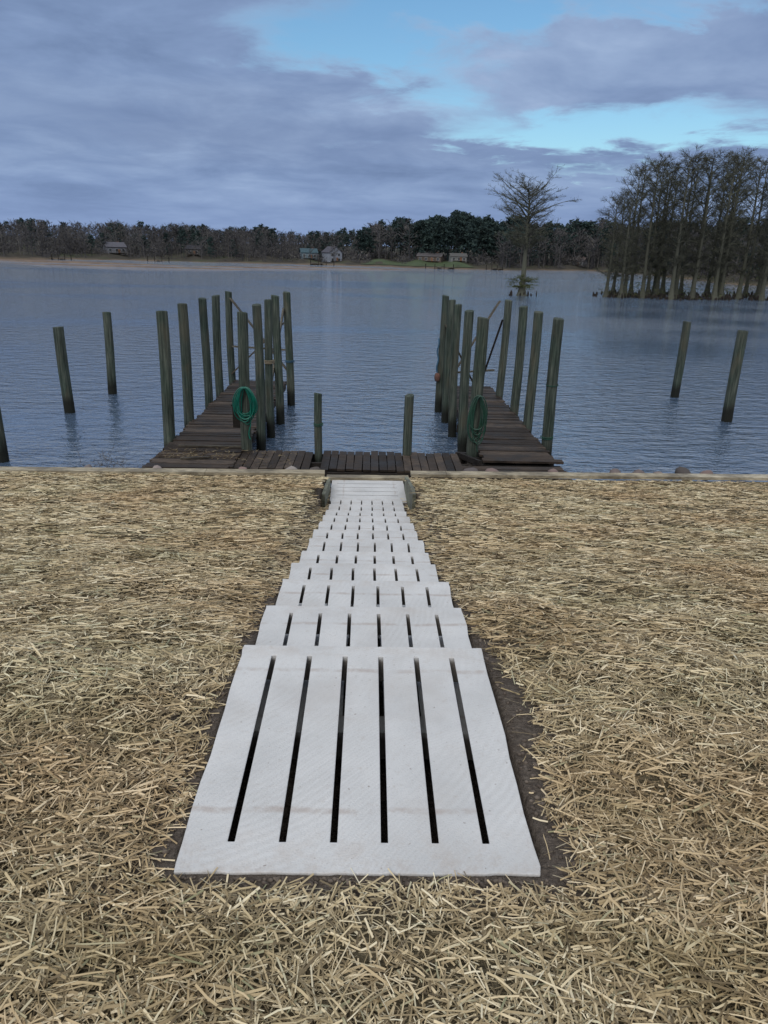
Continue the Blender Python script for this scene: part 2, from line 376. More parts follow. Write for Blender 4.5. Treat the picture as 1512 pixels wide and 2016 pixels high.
# ------------------------------------------------------------ docks
def planks_across(m,x0,x1,y0,y1,z,w=.14):
    y=y0
    while y<y1-w*.5:
        ww=w*rnd.uniform(.94,1.04); e0=rnd.uniform(-.04,.04);e1=rnd.uniform(-.04,.04)
        m.box(((x0+x1+e0+e1)/2,y+ww/2,z+rnd.uniform(-.008,.008)),(x1-x0+e1-e0,ww-.014,.038),rnd.uniform(-.008,.008),rnd.uniform(-.02,.02),rnd.uniform(-.008,.008)); y+=ww
def planks_along(m,x0,x1,y0,y1,z,w=.15):
    x=x0
    while x<x1-w*.5:
        ww=w*rnd.uniform(.95,1.05); e0=rnd.uniform(-.03,.03);e1=rnd.uniform(-.04,.04)
        m.box((x+ww/2,(y0+y1+e0+e1)/2,z+rnd.uniform(-.007,.007)),(ww-.015,y1-y0+e1-e0,.038),rnd.uniform(-.01,.01),rnd.uniform(-.008,.008),rnd.uniform(-.02,.02)); x+=ww
dz=.53
def dock(x0,x1,y0,y1):
    d=empty('wooden_dock'); m=MB(); planks_across(m,x0,x1,y0,y1,dz); obj('deck_planks',m.mesh('deck'),plank_mat,d)
    m=MB()
    for x in(x0+.06,(x0+x1)/2,x1-.06): m.box((x,(y0+y1)/2+.02,dz-.125),(.05,y1-y0-.1,.2))
    y=y0+.3
    while y<y1: m.box(((x0+x1)/2,y,dz-.31),(x1-x0+.1,.08,.17)); y+=1.8
    obj('stringers',m.mesh('stringers'),beam_mat,d); return d
dL=dock(-3.84,-2.37,12.32,21.5)
dR=dock(2.16,3.52,13.36,21.2)
m=MB()
for w,z in(((-3.94,21.5,2.85),(-2.22,20.9,.85)),((-2.24,20.75,2.35),(-3.92,21.4,.75)),): m.beam(w,z,.04,.15)
m.beam((-3.9,21.45,1.5),(-2.25,20.9,1.5),.04,.1)
m.beam((-2.34,20.6,2.6),(-2.34,17.0,.7),.04,.12)
obj('cross_braces',m.mesh('braces'),brace_mat,dL)
m=MB(); m.beam((3.52,20.9,2.95),(2.05,19.95,.75),.04,.15); m.beam((2.0,20.05,2.35),(3.0,20.9,.6),.04,.15); m.beam((2.02,20.0,1.1),(3.48,20.8,1.1),.04,.1)
obj('cross_braces',m.mesh('braces'),brace_mat,dR)
m=MB(); m.tube([(3.44,19.75,2.55),(3.05,20.6,.55)],[.028,.028],8); obj('pole',m.mesh('pole'),beam_mat,dR)
m=MB(); m.box((-2.42,13.95,1.12),(.30,.18,.42)); m.box((-2.42,13.95,1.345),(.34,.22,.03)); obj('utility_box',m.mesh('box'),beam_mat,dL)
m=MB()
for a in((-3.0,13.75,.57,1.2,.02),(-3.1,12.9,.57,.5,.3),(-2.8,16.2,.57,.4,1.2)): m.box(a[:3],(a[3],.05,.03),a[4])
obj('loose_boards',m.mesh('lb'),brace_mat,dL)
wk=empty('dock_walkway'); m=MB()
planks_along(m,-2.36,-.98,12.5,13.72,.50); planks_along(m,-.84,1.72,12.52,13.78,.50)
planks_across(m,1.74,3.57,12.34,12.95,.50,.2); planks_across(m,2.1,3.6,13.12,13.36,.55,.2)
obj('walkway_planks',m.mesh('wp'),plank_mat,wk)
m=MB()
for y in(12.5,13.1,13.7): m.box((-.3,y,.37),(4.2,.06,.2))
for y in(13.25,13.75): m.box((2.4,y,.36),(2.4,.07,.18))
m.box((2.65,12.32,.36),(1.86,.05,.24)); m.box((1.9,13.3,.36),(.07,1.0,.2))
m.beam((1.78,13.7,.5),(2.05,12.95,.56),.1,.06); m.beam((2.3,14.2,.36),(1.75,14.3,.36),.1,.1)
m.box((-3.1,12.30,.38),(1.45,.05,.24))
for x in(-3.7,-2.4,-.9,.4,1.75,3.4): m.tube([(x,12.7,-1),(x,12.7,.3)],[.07,.07],8)
obj('walkway_frame',m.mesh('wf'),beam_mat,wk)
m=MB()
for k in range(500):
    x=rnd.uniform(-3.8,-1.3); y=12.9+abs(rnd.gauss(0,.35)) if x<-2.4 else rnd.uniform(12.5,13.7); a=rnd.uniform(0,6.28); L=rnd.uniform(.03,.16)
    if x>-2.4 and rnd.random()<.6: continue
    m.tri((x,y,dz+.028),(x+L*math.cos(a),y+L*math.sin(a),dz+.03+rnd.uniform(0,.02)),.014)
obj('deck_debris',m.mesh('debris'),island('dead_reeds',[(0,(.07,.05,.035)),(.5,(.14,.11,.07)),(1,(.24,.20,.13))]))
m=MB()
for k in range(14):
    x0=-4.1+rnd.gauss(0,.2); y0=11.3+rnd.gauss(0,.1); z=.8; d=Vector((rnd.uniform(-.4,.4),rnd.uniform(-.1,.3),rnd.uniform(.1,.45))); p=Vector((x0,y0,z))
    for s in range(4):
        q=p+d*.2; m.tri(p,q,.010); 
        for t in range(3): m.tri(p.lerp(q,rnd.random()),p.lerp(q,rnd.random())+Vector((rnd.gauss(0,.08),rnd.gauss(0,.05),rnd.gauss(.03,.05))),.007)
        p=q; d=d+Vector((rnd.gauss(0,.15),0,rnd.gauss(0,.12)))
obj('shoreline_twigs',m.mesh('twigs'),bare_mat)

# ------------------------------------------------------------ pilings
def piling(x,y,top,r,zb=-1.2,tilt=(0,0)):
    m=MB(); n=18; zs=[zb]+list(np.linspace(0,top-.03,9))+[top-.012,top]
    ph=rnd.uniform(0,6); flatk=rnd.uniform(0,6)
    for zi,z in enumerate(zs):
        rr=r*(1.04-.08*max(z,0)/3)
        if zi==len(zs)-1: rr*=.88
        for k in range(n):
            t=2*math.pi*k/n; q=rr*(1+.025*math.sin(3*t+ph+z*.6)+.03*mnoise.noise(Vector((math.cos(t)*1.5+ph,math.sin(t)*1.5,z*1.2))))
            cz=z+(.014*math.cos(t+flatk) if zi>=len(zs)-2 else 0)
            m.v.append((q*math.cos(t)+tilt[0]*max(z,0)+.018*math.sin(z*1.3+ph),q*math.sin(t)+tilt[1]*max(z,0),cz))
    for i in range(len(zs)-1):
        for k in range(n): k2=(k+1)%n; m.f.append((i*n+k,i*n+k2,(i+1)*n+k2,(i+1)*n+k))
    m.f.append(tuple((len(zs)-1)*n+k for k in range(n)))
    me=m.mesh('piling'); o=obj('wood_piling',me,pile_mat,None,(x,y,0))
    for p in me.polygons: p.use_smooth=len(p.vertices)==4
    return o
PL=[(-3.93,14.41,2.99,.112),(-3.94,16.15,3.01,.108),(-3.96,18.2,3.0,.098),(-3.94,19.61,2.99,.105),(-3.95,21.5,2.99,.1),
(-2.28,13.74,3.06,.10),(-2.25,15.3,3.09,.095),(-2.25,16.87,3.09,.09),(-2.22,18.3,3.10,.1),(-2.2,20.7,3.06,.105),
(2.06,13.99,3.05,.115),(2.04,15.5,3.06,.10),(2.01,17.33,3.06,.095),(2.0,18.9,3.07,.095),(1.94,20.2,3.1,.095),
(3.66,14.74,3.01,.11),(3.62,16.39,3.01,.105),(3.58,17.91,3.02,.105),(3.54,19.9,3.04,.1),
(-.93,13.58,1.66,.072),(.76,13.65,1.65,.085),
(-7.75,19.09,2.17,.13),(-7.52,21.8,2.33,.12),(9.83,19.8,2.43,.135),(9.78,23.37,2.35,.125),(-7.3,14.4,1.12,.12)]
for x,y,t,r in PL: piling(x,y,t,r,tilt=(rnd.uniform(-.012,.012),rnd.uniform(-.006,.006)))

# ------------------------------------------------------------ hoses, ropes, buoy
def curve(name,splines,r,mat,cyc=True,parent=None):
    cu=bpy.data.curves.new(name,'CURVE'); cu.dimensions='3D'; cu.bevel_depth=r; cu.bevel_resolution=2
    for pts in splines:
        s=cu.splines.new('POLY'); s.points.add(len(pts)-1); s.use_cyclic_u=cyc
        for q,p in zip(s.points,pts): q.co=(*p,1)
    o=bpy.data.objects.new(name,cu); coll.objects.link(o); cu.materials.append(mat); o.parent=parent; return o
def hose(cx,cy,zt,w,h,mat,n=11):
    sp=[]
    for k in range(n):
        ww=w*rnd.uniform(.45,1.12)/2; hh=h*rnd.uniform(.68,1.08)/2; yo=cy-.014*(k%6)-rnd.uniform(0,.01); xo=cx+rnd.uniform(-.04,.04); tl=rnd.uniform(-.18,.18)
        pts=[]
        for i in range(40):
            t=2*math.pi*i/40; a=ww*math.sin(t)*(1-.25*math.cos(t)); z=hh*math.cos(t)
            pts.append((xo+a+tl*z*.3,yo-.03*math.cos(t)+.02*math.sin(2*t+k),zt-hh+z))
        sp.append(pts)
    curve_o=curve('garden_hose',sp,.0105,mat)
    s=curve_o.data.splines.new('POLY'); tail=[(cx+.06+.02*math.sin(i*.8),cy+.02,zt-h*.8-i*.05) for i in range(9)]
    s.points.add(len(tail)-1)
    for q,p in zip(s.points,tail): q.co=(*p,1)
g1=flat('hose_green',(.0,.11,.075),(.0,.075,.055),3,.4,.5); g2=flat('hose_dark_green',(.015,.055,.038),(.012,.04,.028),3,.4,.5)
hose(-2.28,13.62,1.74,.37,.74,g1,12); hose(2.06,13.85,1.64,.32,.88,g2,10)
def wrap(x,y,z,r,mat,n=3,rr=.010,name='mooring_rope'):
    pts=[(x+(r+rr)*math.cos(t*.3),y+(r+rr)*math.sin(t*.3),z+t*.3/6.28*.03+.012*math.sin(t*.3)) for t in range(int(n*21))]
    return curve(name,[pts],rr,mat,False)
r1=flat('rope_green',(.02,.07,.05),(.015,.05,.038),5); r2=flat('rope_blue',(.04,.10,.16),(.03,.07,.12),5); r3=flat('rope_tan',(.2,.17,.12),(.14,.12,.09),5)
wrap(-.93,13.58,1.05,.078,r1,2,.007); wrap(3.66,14.74,.62,.117,r1,2,.008); wrap(3.66,14.74,1.7,.112,r1,1.5,.007); wrap(-2.25,16.87,1.7,.098,r3,3,.011); wrap(-2.2,20.7,1.2,.112,r2,2)
curve('mooring_rope',[[(1.84,20.1,2.0-.02*i+.0) if i<1 else (1.83+.02*math.sin(i),20.08,2.0-.07*i) for i in range(14)]],.02,r2,False)
m=MB()
pts=[(1.83+.02*i/10,20.05,.98+.24*math.cos(math.pi*i/10)*-.5) for i in range(11)]; rad=[.001+.08*math.sin(math.pi*i/10)**.7 for i in range(11)]
m.tube(pts,rad,14); obj('mooring_buoy',m.mesh('buoy'),flat('buoy_faded_orange',(.12,.06,.045),(.07,.042,.036),6),None,smooth=True)

# ------------------------------------------------------------ far land
azk=[-100,-60,-25,-19,-9.6,0,4.8,10,15.4,20,24,30,40,60,100]; rk=[170,190,205,228,226,224,214,226,256,215,165,140,115,90,60]
def shore(a): return np.interp(a,azk,rk)+3*np.sin(np.asarray(a)*1.7)+1.5*np.sin(np.asarray(a)*5.1)
dk=[-6,0,1.5,4,12,40,100,300,900,3000]; zk=[-.8,-.02,.3,.5,1.0,2.0,3.2,5.5,10,22]
def zland(d,a): return np.interp(d,dk,zk)+np.where(np.asarray(d)>6,.35*np.sin(np.asarray(a)*2.3)+.2*np.sin(np.asarray(d)*.1+np.asarray(a)),0)
A=np.linspace(-100,100,801); Dd=np.array([-6,0,.7,1.5,4,8,12,20,30,40,60,80,100,150,200,300,500,900,1800,3000.])
AA,DD=np.meshgrid(A,Dd); R_=shore(AA)+DD; V=np.stack([(R_*np.sin(np.radians(AA))).ravel(),(R_*np.cos(np.radians(AA))).ravel(),zland(DD,AA).ravel()],1)
nx=len(A); i,j=np.meshgrid(np.arange(nx-1),np.arange(len(Dd)-1)); a=(j*nx+i).ravel()
obj('far_shore_terrain',np_mesh('far',V,np.stack([a,a+1,a+nx+1,a+nx],1)),land_mat,smooth=True)
def pol(a,r): return r*math.sin(math.radians(a)),r*math.cos(math.radians(a))
A2=np.linspace(-.8,7.5,60); D2=np.array([3,6,10,15,20,25.]); AA,DD=np.meshgrid(A2,D2); DD=3+(DD-3)*np.clip(1.1*np.sin((AA+.8)/8.3*math.pi)**.5+.15*np.sin(AA*4),.02,1.2); R_=shore(AA)+DD
V=np.stack([(R_*np.sin(np.radians(AA))).ravel(),(R_*np.cos(np.radians(AA))).ravel(),zland(DD,AA).ravel()+.12],1)
nx=60; i,j=np.meshgrid(np.arange(nx-1),np.arange(5)); a=(j*nx+i).ravel()
obj('lawn',np_mesh('lawn',V,np.stack([a,a+1,a+nx+1,a+nx],1)),flat('lawn_grass',(.035,.055,.024),(.05,.068,.03),.3))
m=MB()
for cx,cy,hx,hy in((-47,155,24,2.2),(-84,182,36,4.5),(-60,172,20,1.6),(-25,172,16,1.4),(-8,190,22,2.5),(-95,165,20,2)):
    b=len(m.v); n=48; m.v.append((cx,cy,.22)); 
    for s,z in((.6,.16),(1,-.05)):
        for k in range(n):
            t=6.283*k/n; q=s*(1+.18*math.sin(3*t+cx)+.1*math.sin(7*t+cy)); m.v.append((cx+hx*q*math.cos(t),cy+hy*q*math.sin(t),z))
    for k in range(n): k2=(k+1)%n; m.f.append((b,b+1+k,b+1+k2)); m.f.append((b+1+k,b+1+n+k,b+1+n+k2,b+1+k2))
obj('mudflat',m.mesh('mud'),flat('mud',(.10,.07,.052),(.15,.11,.08),.4,.8))

# ------------------------------------------------------------ distant trees (merged masses)
def bare_proto(seed):
    r=random.Random(seed); m=MB(); lean=r.uniform(-.04,.04)
    m.tube([(0,0,-.05),(lean*.5,0,.5),(lean,0,.9)],[.014,.009,.002],4,False)
    cw=r.uniform(.18,.30)
    for k in range(24):
        t=r.uniform(.22,.85); az=r.uniform(0,6.28); L=cw*r.uniform(.6,1.2)*(1.1-abs(t-.55)); el=r.uniform(.3,.95)
        p0=Vector((lean*t,0,t)); p1=p0+Vector((math.cos(az)*math.cos(el),math.sin(az)*math.cos(el),math.sin(el)))*L; m.tri(p0,p1,.010)
        for q in range(11):
            s=r.uniform(.3,1); a=p0.lerp(p1,s); az2=az+r.uniform(-1.3,1.3); e2=r.uniform(.1,1.3); l2=r.uniform(.04,.10)
            m.tri(a,a+Vector((math.cos(az2)*math.cos(e2),math.sin(az2)*math.cos(e2),math.sin(e2)))*l2,.012)
    return np.array(m.v),np.array([f for f in m.f if len(f)==3]),np.array([f for f in m.f if len(f)==4])
def bush_proto(seed):
    r=random.Random(seed); m=MB(); m.tube([(0,0,-.1),(0,0,.6)],[.02,.005],4,False)
    for q in range(150):
        az=r.uniform(0,6.28); rr=.55*math.sqrt(r.random()); z=r.random()*(1-rr*.9)*r.uniform(.6,1); p=Vector((rr*math.cos(az),rr*math.sin(az),z))
        m.tri(p,p+Vector((r.gauss(0,.08),r.gauss(0,.08),abs(r.gauss(.08,.08)))),.05)
    return np.array(m.v),np.array([f for f in m.f if len(f)==3]),np.array([f for f in m.f if len(f)==4])
def pine_proto(seed):
    r=random.Random(seed); m=MB(); m.tube([(0,0,-.05),(0,0,.5),(0,0,.94)],[.016,.012,.002],4,False)
    t0=r.uniform(.15,.45)
    for k in range(42):
        t=t0+(.94-t0)*r.random()**.8; az=r.uniform(0,6.28); L=.32*(1.12-t)/(1.12-t0)*r.uniform(.2,1.1)+.02
        c=Vector((math.cos(az)*L,math.sin(az)*L,t)); s=.055
        for q in range(11):
            p=c+Vector((r.gauss(0,s*.8),r.gauss(0,s*.8),r.gauss(0,s*.4))); d=Vector((r.gauss(0,1),r.gauss(0,1),r.gauss(0,.5))).normalized()*r.uniform(.025,.055); m.tri(p-d,p+d,r.uniform(.03,.055))
    return np.array(m.v),np.array([f for f in m.f if len(f)==3]),np.array([f for f in m.f if len(f)==4])
def scatter(name,protos,places,mat):
    VV=[];FF=[];o=0
    for (x,y,z,h,w) in places:
        v,f3,f4=protos[nr.randint(len(protos))]; a=nr.uniform(0,6.28); c,s=math.cos(a),math.sin(a)
        q=v*np.array([w,w,h]); q=q@np.array([[c,s,0],[-s,c,0],[0,0,1]])+np.array([x,y,z]); VV.append(q)
        FF.append(f3+o); 
        FF.append(f4[:,[0,1,2]]+o); FF.append(f4[:,[0,2,3]]+o); o+=len(v)
    obj(name,np_mesh(name,np.concatenate(VV),np.concatenate(FF)),mat)
ek=[-40,-25,-15,-8,-4,-1,1.5,5,8,12,16,25,45]; ev=[1.5,1.42,1.5,1.42,1.25,1.6,2.25,2.5,2.55,2.3,2.4,2.6,2.6]
pk=[-40,-25,-12,-9,-5,-2,0,2,9,12,16,25,45]; pv=[.12,.06,.10,.20,.10,.22,.40,.62,.65,.42,.35,.3,.3]
bare=[];pine=[];bush=[]
HOUSE_AZ=[-18.1,-12.6,-4.6,-2.9,4.3,6.3,14.9]
for _ in range(2500):
    a=nr.uniform(-48,50); d=6+ (nr.rand()**1.1)*95; 
    if -2<a<8.5 and d<27: continue
    if min(abs(a-h) for h in HOUSE_AZ)<.8 and d<17 and nr.rand()<.85: continue
    r=float(shore(a))+d; z=float(zland(d,a)); top=4.15+r*math.tan(math.radians(float(np.interp(a,ek,ev))))*nr.uniform(.82,1.04)*(1+.06*math.sin(a*1.3)+.05*math.sin(a*3.1+1))
    h=max(top-z,4.5); 
    if d<26: h*=nr.uniform(.6,.9)
    x,y=pol(a,r)
    if nr.rand()<float(np.interp(a,pk,pv))*(1 if d>18 else .5): pine.append((x,y,z-.2,h*nr.uniform(.88,1.1),h*.85))
    else: bare.append((x,y,z-.2,h*nr.uniform(.9,1.04),h*nr.uniform(.9,1.3)))
for _ in range(1000):
    a=nr.uniform(-48,50); d=3+nr.rand()*50
    if -1<a<8 and d<25 and nr.rand()<.85: continue
    if min(abs(a-h) for h in HOUSE_AZ)<.9 and d<16 and nr.rand()<.4: continue
    r=float(shore(a))+d; x,y=pol(a,r); s=nr.uniform(1.5,5)*(1 if d>10 else .4); bush.append((x,y,float(zland(d,a))-.2,s,s*1.2))
scatter('distant_bare_trees',[bare_proto(i) for i in range(8)],bare,bare_mat)
scatter('distant_pine_trees',[pine_proto(i) for i in range(6)],pine,pine_mat)
scatter('distant_undergrowth',[bush_proto(i) for i in range(4)],bush,bare_mat)

# ------------------------------------------------------------ houses on the far shore
glass=flat('window_glass',(.03,.035,.045),(.05,.06,.07),1,.2,.5); white=flat('white_trim',(.30,.31,.33),(.36,.37,.38),2)
def house(name,a,d,w,h,dep,wall,roof,rt=1.8,gf=False,rot=0):
    r=float(shore(a))+d; x,y=pol(a,r); z=float(zland(d,a))-.1
    e=empty(name,(x,y,z)); e.rotation_euler=(0,0,-math.radians(a)+rot); e.scale=(.68,.68,.68)
    mw=flat(name+'_wall',wall,[c*.9 for c in wall],1); mr=flat(name+'_roof',roof,[c*.8 for c in roof],2)
    m=MB(); m.box((0,0,h/2),(w,dep,h)); 
    b=len(m.v)
    if gf:
        m.v+=[(-w/2,-dep/2,h),(w/2,-dep/2,h),(0,-dep/2,h+rt),(-w/2,dep/2,h),(w/2,dep/2,h),(0,dep/2,h+rt)]
        m.f+=[(b,b+1,b+2),(b+3,b+5,b+4)]
    else:
        m.v+=[(-w/2,-dep/2,h),(-w/2,dep/2,h),(-w/2,0,h+rt),(w/2,-dep/2,h),(w/2,dep/2,h),(w/2,0,h+rt)]
        m.f+=[(b,b+2,b+1),(b+3,b+4,b+5)]
    obj('walls',m.mesh('walls'),mw,e)
    m=MB(); o=.4
    if gf:
        L=math.hypot(w/2+o,rt*(1+2*o/w)); an=math.atan2(rt,w/2)
        for s in(-1,1): m.box((s*(w/4+o/2-.02),0,h+rt/2-.10+.06),(L,dep+2*o,.14),0,0,s*an)
    else:
        L=math.hypot(dep/2+o,rt*(1+2*o/dep)); an=math.atan2(rt,dep/2)
        for s in(-1,1): m.box((0,s*(dep/4+o/2-.02),h+rt/2-.10+.06),(w+2*o,L,.14),0,-s*an)
    obj('roof',m.mesh('roof'),mr,e)
    m=MB(); t=MB(); nlev=2 if h>4 else 1
    for lv in range(nlev):
        n=int(w//2.2)
        for k in range(n):
            xx=-w/2+w*(k+.5)/n; zz=h/nlev*(lv+.55)
            t.box((xx,-dep/2-.03,zz),(1.2,.06,1.3)); m.box((xx,-dep/2-.07,zz),(1.0,.06,1.1))
    obj('window_trim',t.mesh('t'),white,e); obj('windows',m.mesh('w'),glass,e)
    m=MB(); m.box((w*.12,-dep/2-.10,1.02),(.95,.06,2.04)); obj('door',m.mesh('d'),flat(name+'_door',(.2,.1,.06),(.15,.08,.05)),e)
    m=MB(); m.box((w*.28,dep*.15,h+rt*.75),(.7,.7,1.6)); obj('chimney',m.mesh('c'),flat(name+'_brick',(.16,.08,.06),(.12,.07,.05)),e)
    m=MB(); m.box((0,-dep/2-1.4,.55),(w*.8,2.6,.12))
    for k in range(7): m.box((-w*.39+w*.78*k/6,-dep/2-2.6,.6),(.1,.1,1.8))
    m.box((0,-dep/2-2.66,1.5),(w*.8,.05,.1)); obj('porch',m.mesh('p'),brace_mat,e)
house('grey_lake_house',-18.1,14,8.5,3.0,7,(.16,.17,.20),(.09,.09,.11),1.8,False,.35)
house('tan_lake_house',-12.6,17,6.5,2.8,6,(.09,.088,.085),(.05,.05,.06),1.5,False,-.4)
house('blue_lake_house',-4.6,15,7,2.9,6,(.12,.17,.21),(.045,.08,.10),1.6,False,.15)
house('white_gabled_house',-2.9,14,6.5,4.2,7,(.22,.245,.30),(.07,.07,.09),2.4,True,.5)
house('brown_ranch_house',4.3,26,11,2.6,6,(.10,.08,.068),(.09,.085,.09),1.3,False,-.2)
house('white_ranch_house',6.3,21,7,2.4,5,(.17,.18,.18),(.08,.08,.08),1.2,False,.2)
house('white_cottage',14.9,18,7,2.6,7,(.19,.20,.22),(.11,.09,.085),1.6,False,-.3)
for a,w in((-15.2,6),(-3.6,7),(5.0,8),(9,5),(-21.5,5)):
    e=empty('boat_dock'); r=float(shore(a))-3; x,y=pol(a,r); e.location=(x,y,0); e.rotation_euler=(0,0,-math.radians(a))
    m=MB(); m.box((0,0,.5),(w,1.8,.12)); m.box((0,2.4,.52),(1.2,3,.12)); obj('deck',m.mesh('dk'),brace_mat,e)
    m=MB()
    for k in range(4):
        for yy in(-.8,.8): m.tube([(-w/2+.2+k*(w-.4)/3,yy,-.5),(-w/2+.2+k*(w-.4)/3,yy,1.3)],[.12,.12],6)
    obj('posts',m.mesh('ps'),beam_mat,e)

# ------------------------------------------------------------ cypress trees
def cypress(seed,H,t0,prof,nl,r0,flare,el=(.25,.7),dens=1.0,tw=.02,upc=.16):
    r=random.Random(seed); m=MB(); wx=r.uniform(-.25,.25); wy=r.uniform(-.25,.25)
    P=lambda t:Vector((wx*math.sin(t*3)*.6,wy*math.sin(t*2.4)*.6,H*t))
    ts=[0,.015,.035,.07,.12,.25,.4,.55,.7,.85,.97]
    m.tube([P(t)+Vector((0,0,-.3 if t==0 else 0)) for t in ts],[r0*(1-t)**.75+.012+flare*math.exp(-t*H/.55) for t in ts],9,True)
    for k in range(nl):
        t=t0+(.97-t0)*((k+r.random())/nl); az=k*2.4+r.uniform(-.5,.5)
        L=float(np.interp(t,prof[0],prof[1]))*r.uniform(.75,1.15); e=r.uniform(*el)+ (t-.5)*.5
        p=P(t); pts=[p]; d=Vector((math.cos(az)*math.cos(e),math.sin(az)*math.cos(e),math.sin(e))); ns=5
        for s in range(ns):
            d=(d+Vector((r.uniform(-.16,.16),r.uniform(-.16,.16),r.uniform(-.10,upc)))).normalized(); pts.append(pts[-1]+d*L/ns)
        rb=.012+.022*L*(1-t*.4); m.tube(pts,[rb*(1-.85*s/ns) for s in range(ns+1)],4,False)
        for q in range(int(9*dens)):
            s=r.uniform(.15,.99)*ns; i=min(int(s),ns-1); p0=pts[i].lerp(pts[i+1],s-i)
            a2=az+r.choice((-1,1))*r.uniform(.3,1.3); e2=r.uniform(-.1,.8); l2=L*r.uniform(.16,.38)
            d2=Vector((math.cos(a2)*math.cos(e2),math.sin(a2)*math.cos(e2),math.sin(e2))); p1=p0+d2*l2; m.tri(p0,p1,.05)
            for w in range(8):
                p2=p0.lerp(p1,r.uniform(.1,1)); d3=(d2+Vector((r.uniform(-1,1),r.uniform(-1,1),r.uniform(-.5,.9)))).normalized(); l3=r.uniform(.2,.55)
                p3=p2+d3*l3; m.tri(p2,p3,tw)
                for _ in range(2):
                    d4=(d3+Vector((r.uniform(-1,1),r.uniform(-1,1),r.uniform(-.6,.8)))).normalized(); p4=p2.lerp(p3,r.uniform(.3,.9)); m.tri(p4,p4+d4*r.uniform(.12,.3),tw*.8)
    me=m.mesh('cypress'); me.materials.append(cyp_mat); return me
me=cypress(5,10.9,.42,([.4,.52,.64,.78,.90,.98],[1.5,2.6,3.9,4.2,3.7,2.4]),60,.30,.38,(.1,.6),1.4,.028,.12)
obj('bald_cypress_tree',me,None,None,(16.42,83.58,-.1))
m=MB()
for k in range(70):
    az=rnd.uniform(0,6.28); z=rnd.uniform(.6,1.9); L=rnd.uniform(.8,2.1); p0=Vector((16.42,83.58,z)); p1=p0+Vector((math.cos(az)*L,math.sin(az)*L,rnd.uniform(-.1,.35))); m.tri(p0,p1,.03)
    for q in range(26):
        a=p0.lerp(p1,rnd.uniform(.35,1)); m.tri(a,a+Vector((rnd.gauss(0,.16),rnd.gauss(0,.16),rnd.gauss(0,.10))),.05)
obj('cypress_undergrowth',m.mesh('under'),shrub_mat)
protos=[cypress(20+i,1*hh,.15,([.15,.35,.55,.8,.93,.98],[1.2,1.7,2.1,2.6,1.9,.9]),44,.2,.32,(.25,.9),1.1,.026) for i,hh in enumerate((12,13.5,14.5,14.8,13.5,12.5))]
spots=[(26.2,85.5,0,.86),(27.6,84.6,5,.84),(28.6,86.5,1,.98),(30.2,85.2,2,.98),(31.6,87.5,3,.96),(32.8,83.6,3,.99),(34.2,86,4,1.05),(35.6,84.8,2,1.0),(37,88,3,1.02),(38.4,85.5,1,1.08),
(39.8,87,3,1.03),(41.2,90,2,1.04),(42.8,89.0,4,1.1),(44.5,87,1,1.05),(46,91,3,.98),(48,88,2,1.0),(30.5,90,3,.95),(34,92,2,.98),(38,94,3,1.0),(43,95,1,1.1),(47,96,3,1.05),(51,92,2,1.05),(54,97,3,1.08),(58,93,0,1.1),(62,98,2,1.1),(29,92,5,.9),(36.5,96,0,1.1),(33,88.5,5,1.1),(40.6,92.5,4,1.1),(49.5,97,4,1.1)]
for x,y,k,s in spots:
    o=obj('bald_cypress_tree',protos[k],None,None,(x,y,-.1)); o.scale=(s*rnd.uniform(.95,1.1),s,s); o.rotation_euler=(0,0,rnd.uniform(0,6.28))
m=MB()
def knee(x,y,h,r): m.tube([(x,y,-.3),(x+rnd.uniform(-.03,.03),y,h*.5),(x+rnd.uniform(-.05,.05),y,h*.85),(x,y,h)],[r*1.3,r*.9,r*.6,r*.25],6)
for x,y,k,s in spots:
    for q in range(14): knee(x+rnd.gauss(0,1.1),y+rnd.gauss(0,.8),rnd.uniform(.15,.6),rnd.uniform(.07,.16))
for q in range(14): knee(16.42+rnd.gauss(0,.8),83.58+rnd.gauss(0,.6),rnd.uniform(.15,.65),rnd.uniform(.06,.13))
obj('cypress_knees',m.mesh('knees'),flat('knee_bark',(.012,.010,.009),(.03,.025,.022),3))
m=MB()
for x,y,k,s in spots:
    for q in range(110):
        a=Vector((x+rnd.gauss(0,1.2),y+rnd.gauss(0,1),abs(rnd.gauss(1.2,1.4)))); m.tri(a,a+Vector((rnd.gauss(0,.3),rnd.gauss(0,.3),rnd.gauss(0,.22))),.05)
obj('grove_undergrowth',m.mesh('gu'),shrub_mat)

# ------------------------------------------------------------ world sky
SUN_EL=math.radians(38); SUN_ROT=math.radians(200)
w=bpy.data.worlds.new("World"); scene.world=w; w.use_nodes=True; T=NT(w.node_tree)
out=T.n('ShaderNodeOutputWorld'); bg=T.n('ShaderNodeBackground'); T.nt.links.new(bg.outputs[0],out.inputs[0])
bg.inputs['Strength'].default_value=.1
sky=T.n('ShaderNodeTexSky',sky_type='NISHITA'); sky.sun_disc=False; sky.sun_elevation=SUN_EL; sky.sun_rotation=SUN_ROT
sky.air_density=1.2; sky.dust_density=.6
d=T.n('ShaderNodeTexCoord').outputs['Generated']; s3=T.n('ShaderNodeSeparateXYZ',{0:d}); dx,dy,dzz=s3.outputs
az=T.m('ARCTAN2',dx,dy); zc=T.m('MAXIMUM',dzz,0)
inv=T.m('DIVIDE',1.,T.m('ADD',zc,.13))
pl=T.n('ShaderNodeCombineXYZ',{0:T.m('MULTIPLY',dx,inv),1:T.m('MULTIPLY',dy,inv),2:0.}).outputs[0]
n1=T.noise(T.mp(pl,(.75,.85,1),(3.1,1.7,0)),1.,4,.5,.3)
n2=T.noise(T.mp(pl,(1.9,1.9,1),(7.1,4.7,0)),1.,5,.6,.3)
n3=T.noise(T.mp(pl,(2.8,3.0,1),(1.1,9.7,0)),1.,5,.62,.3)
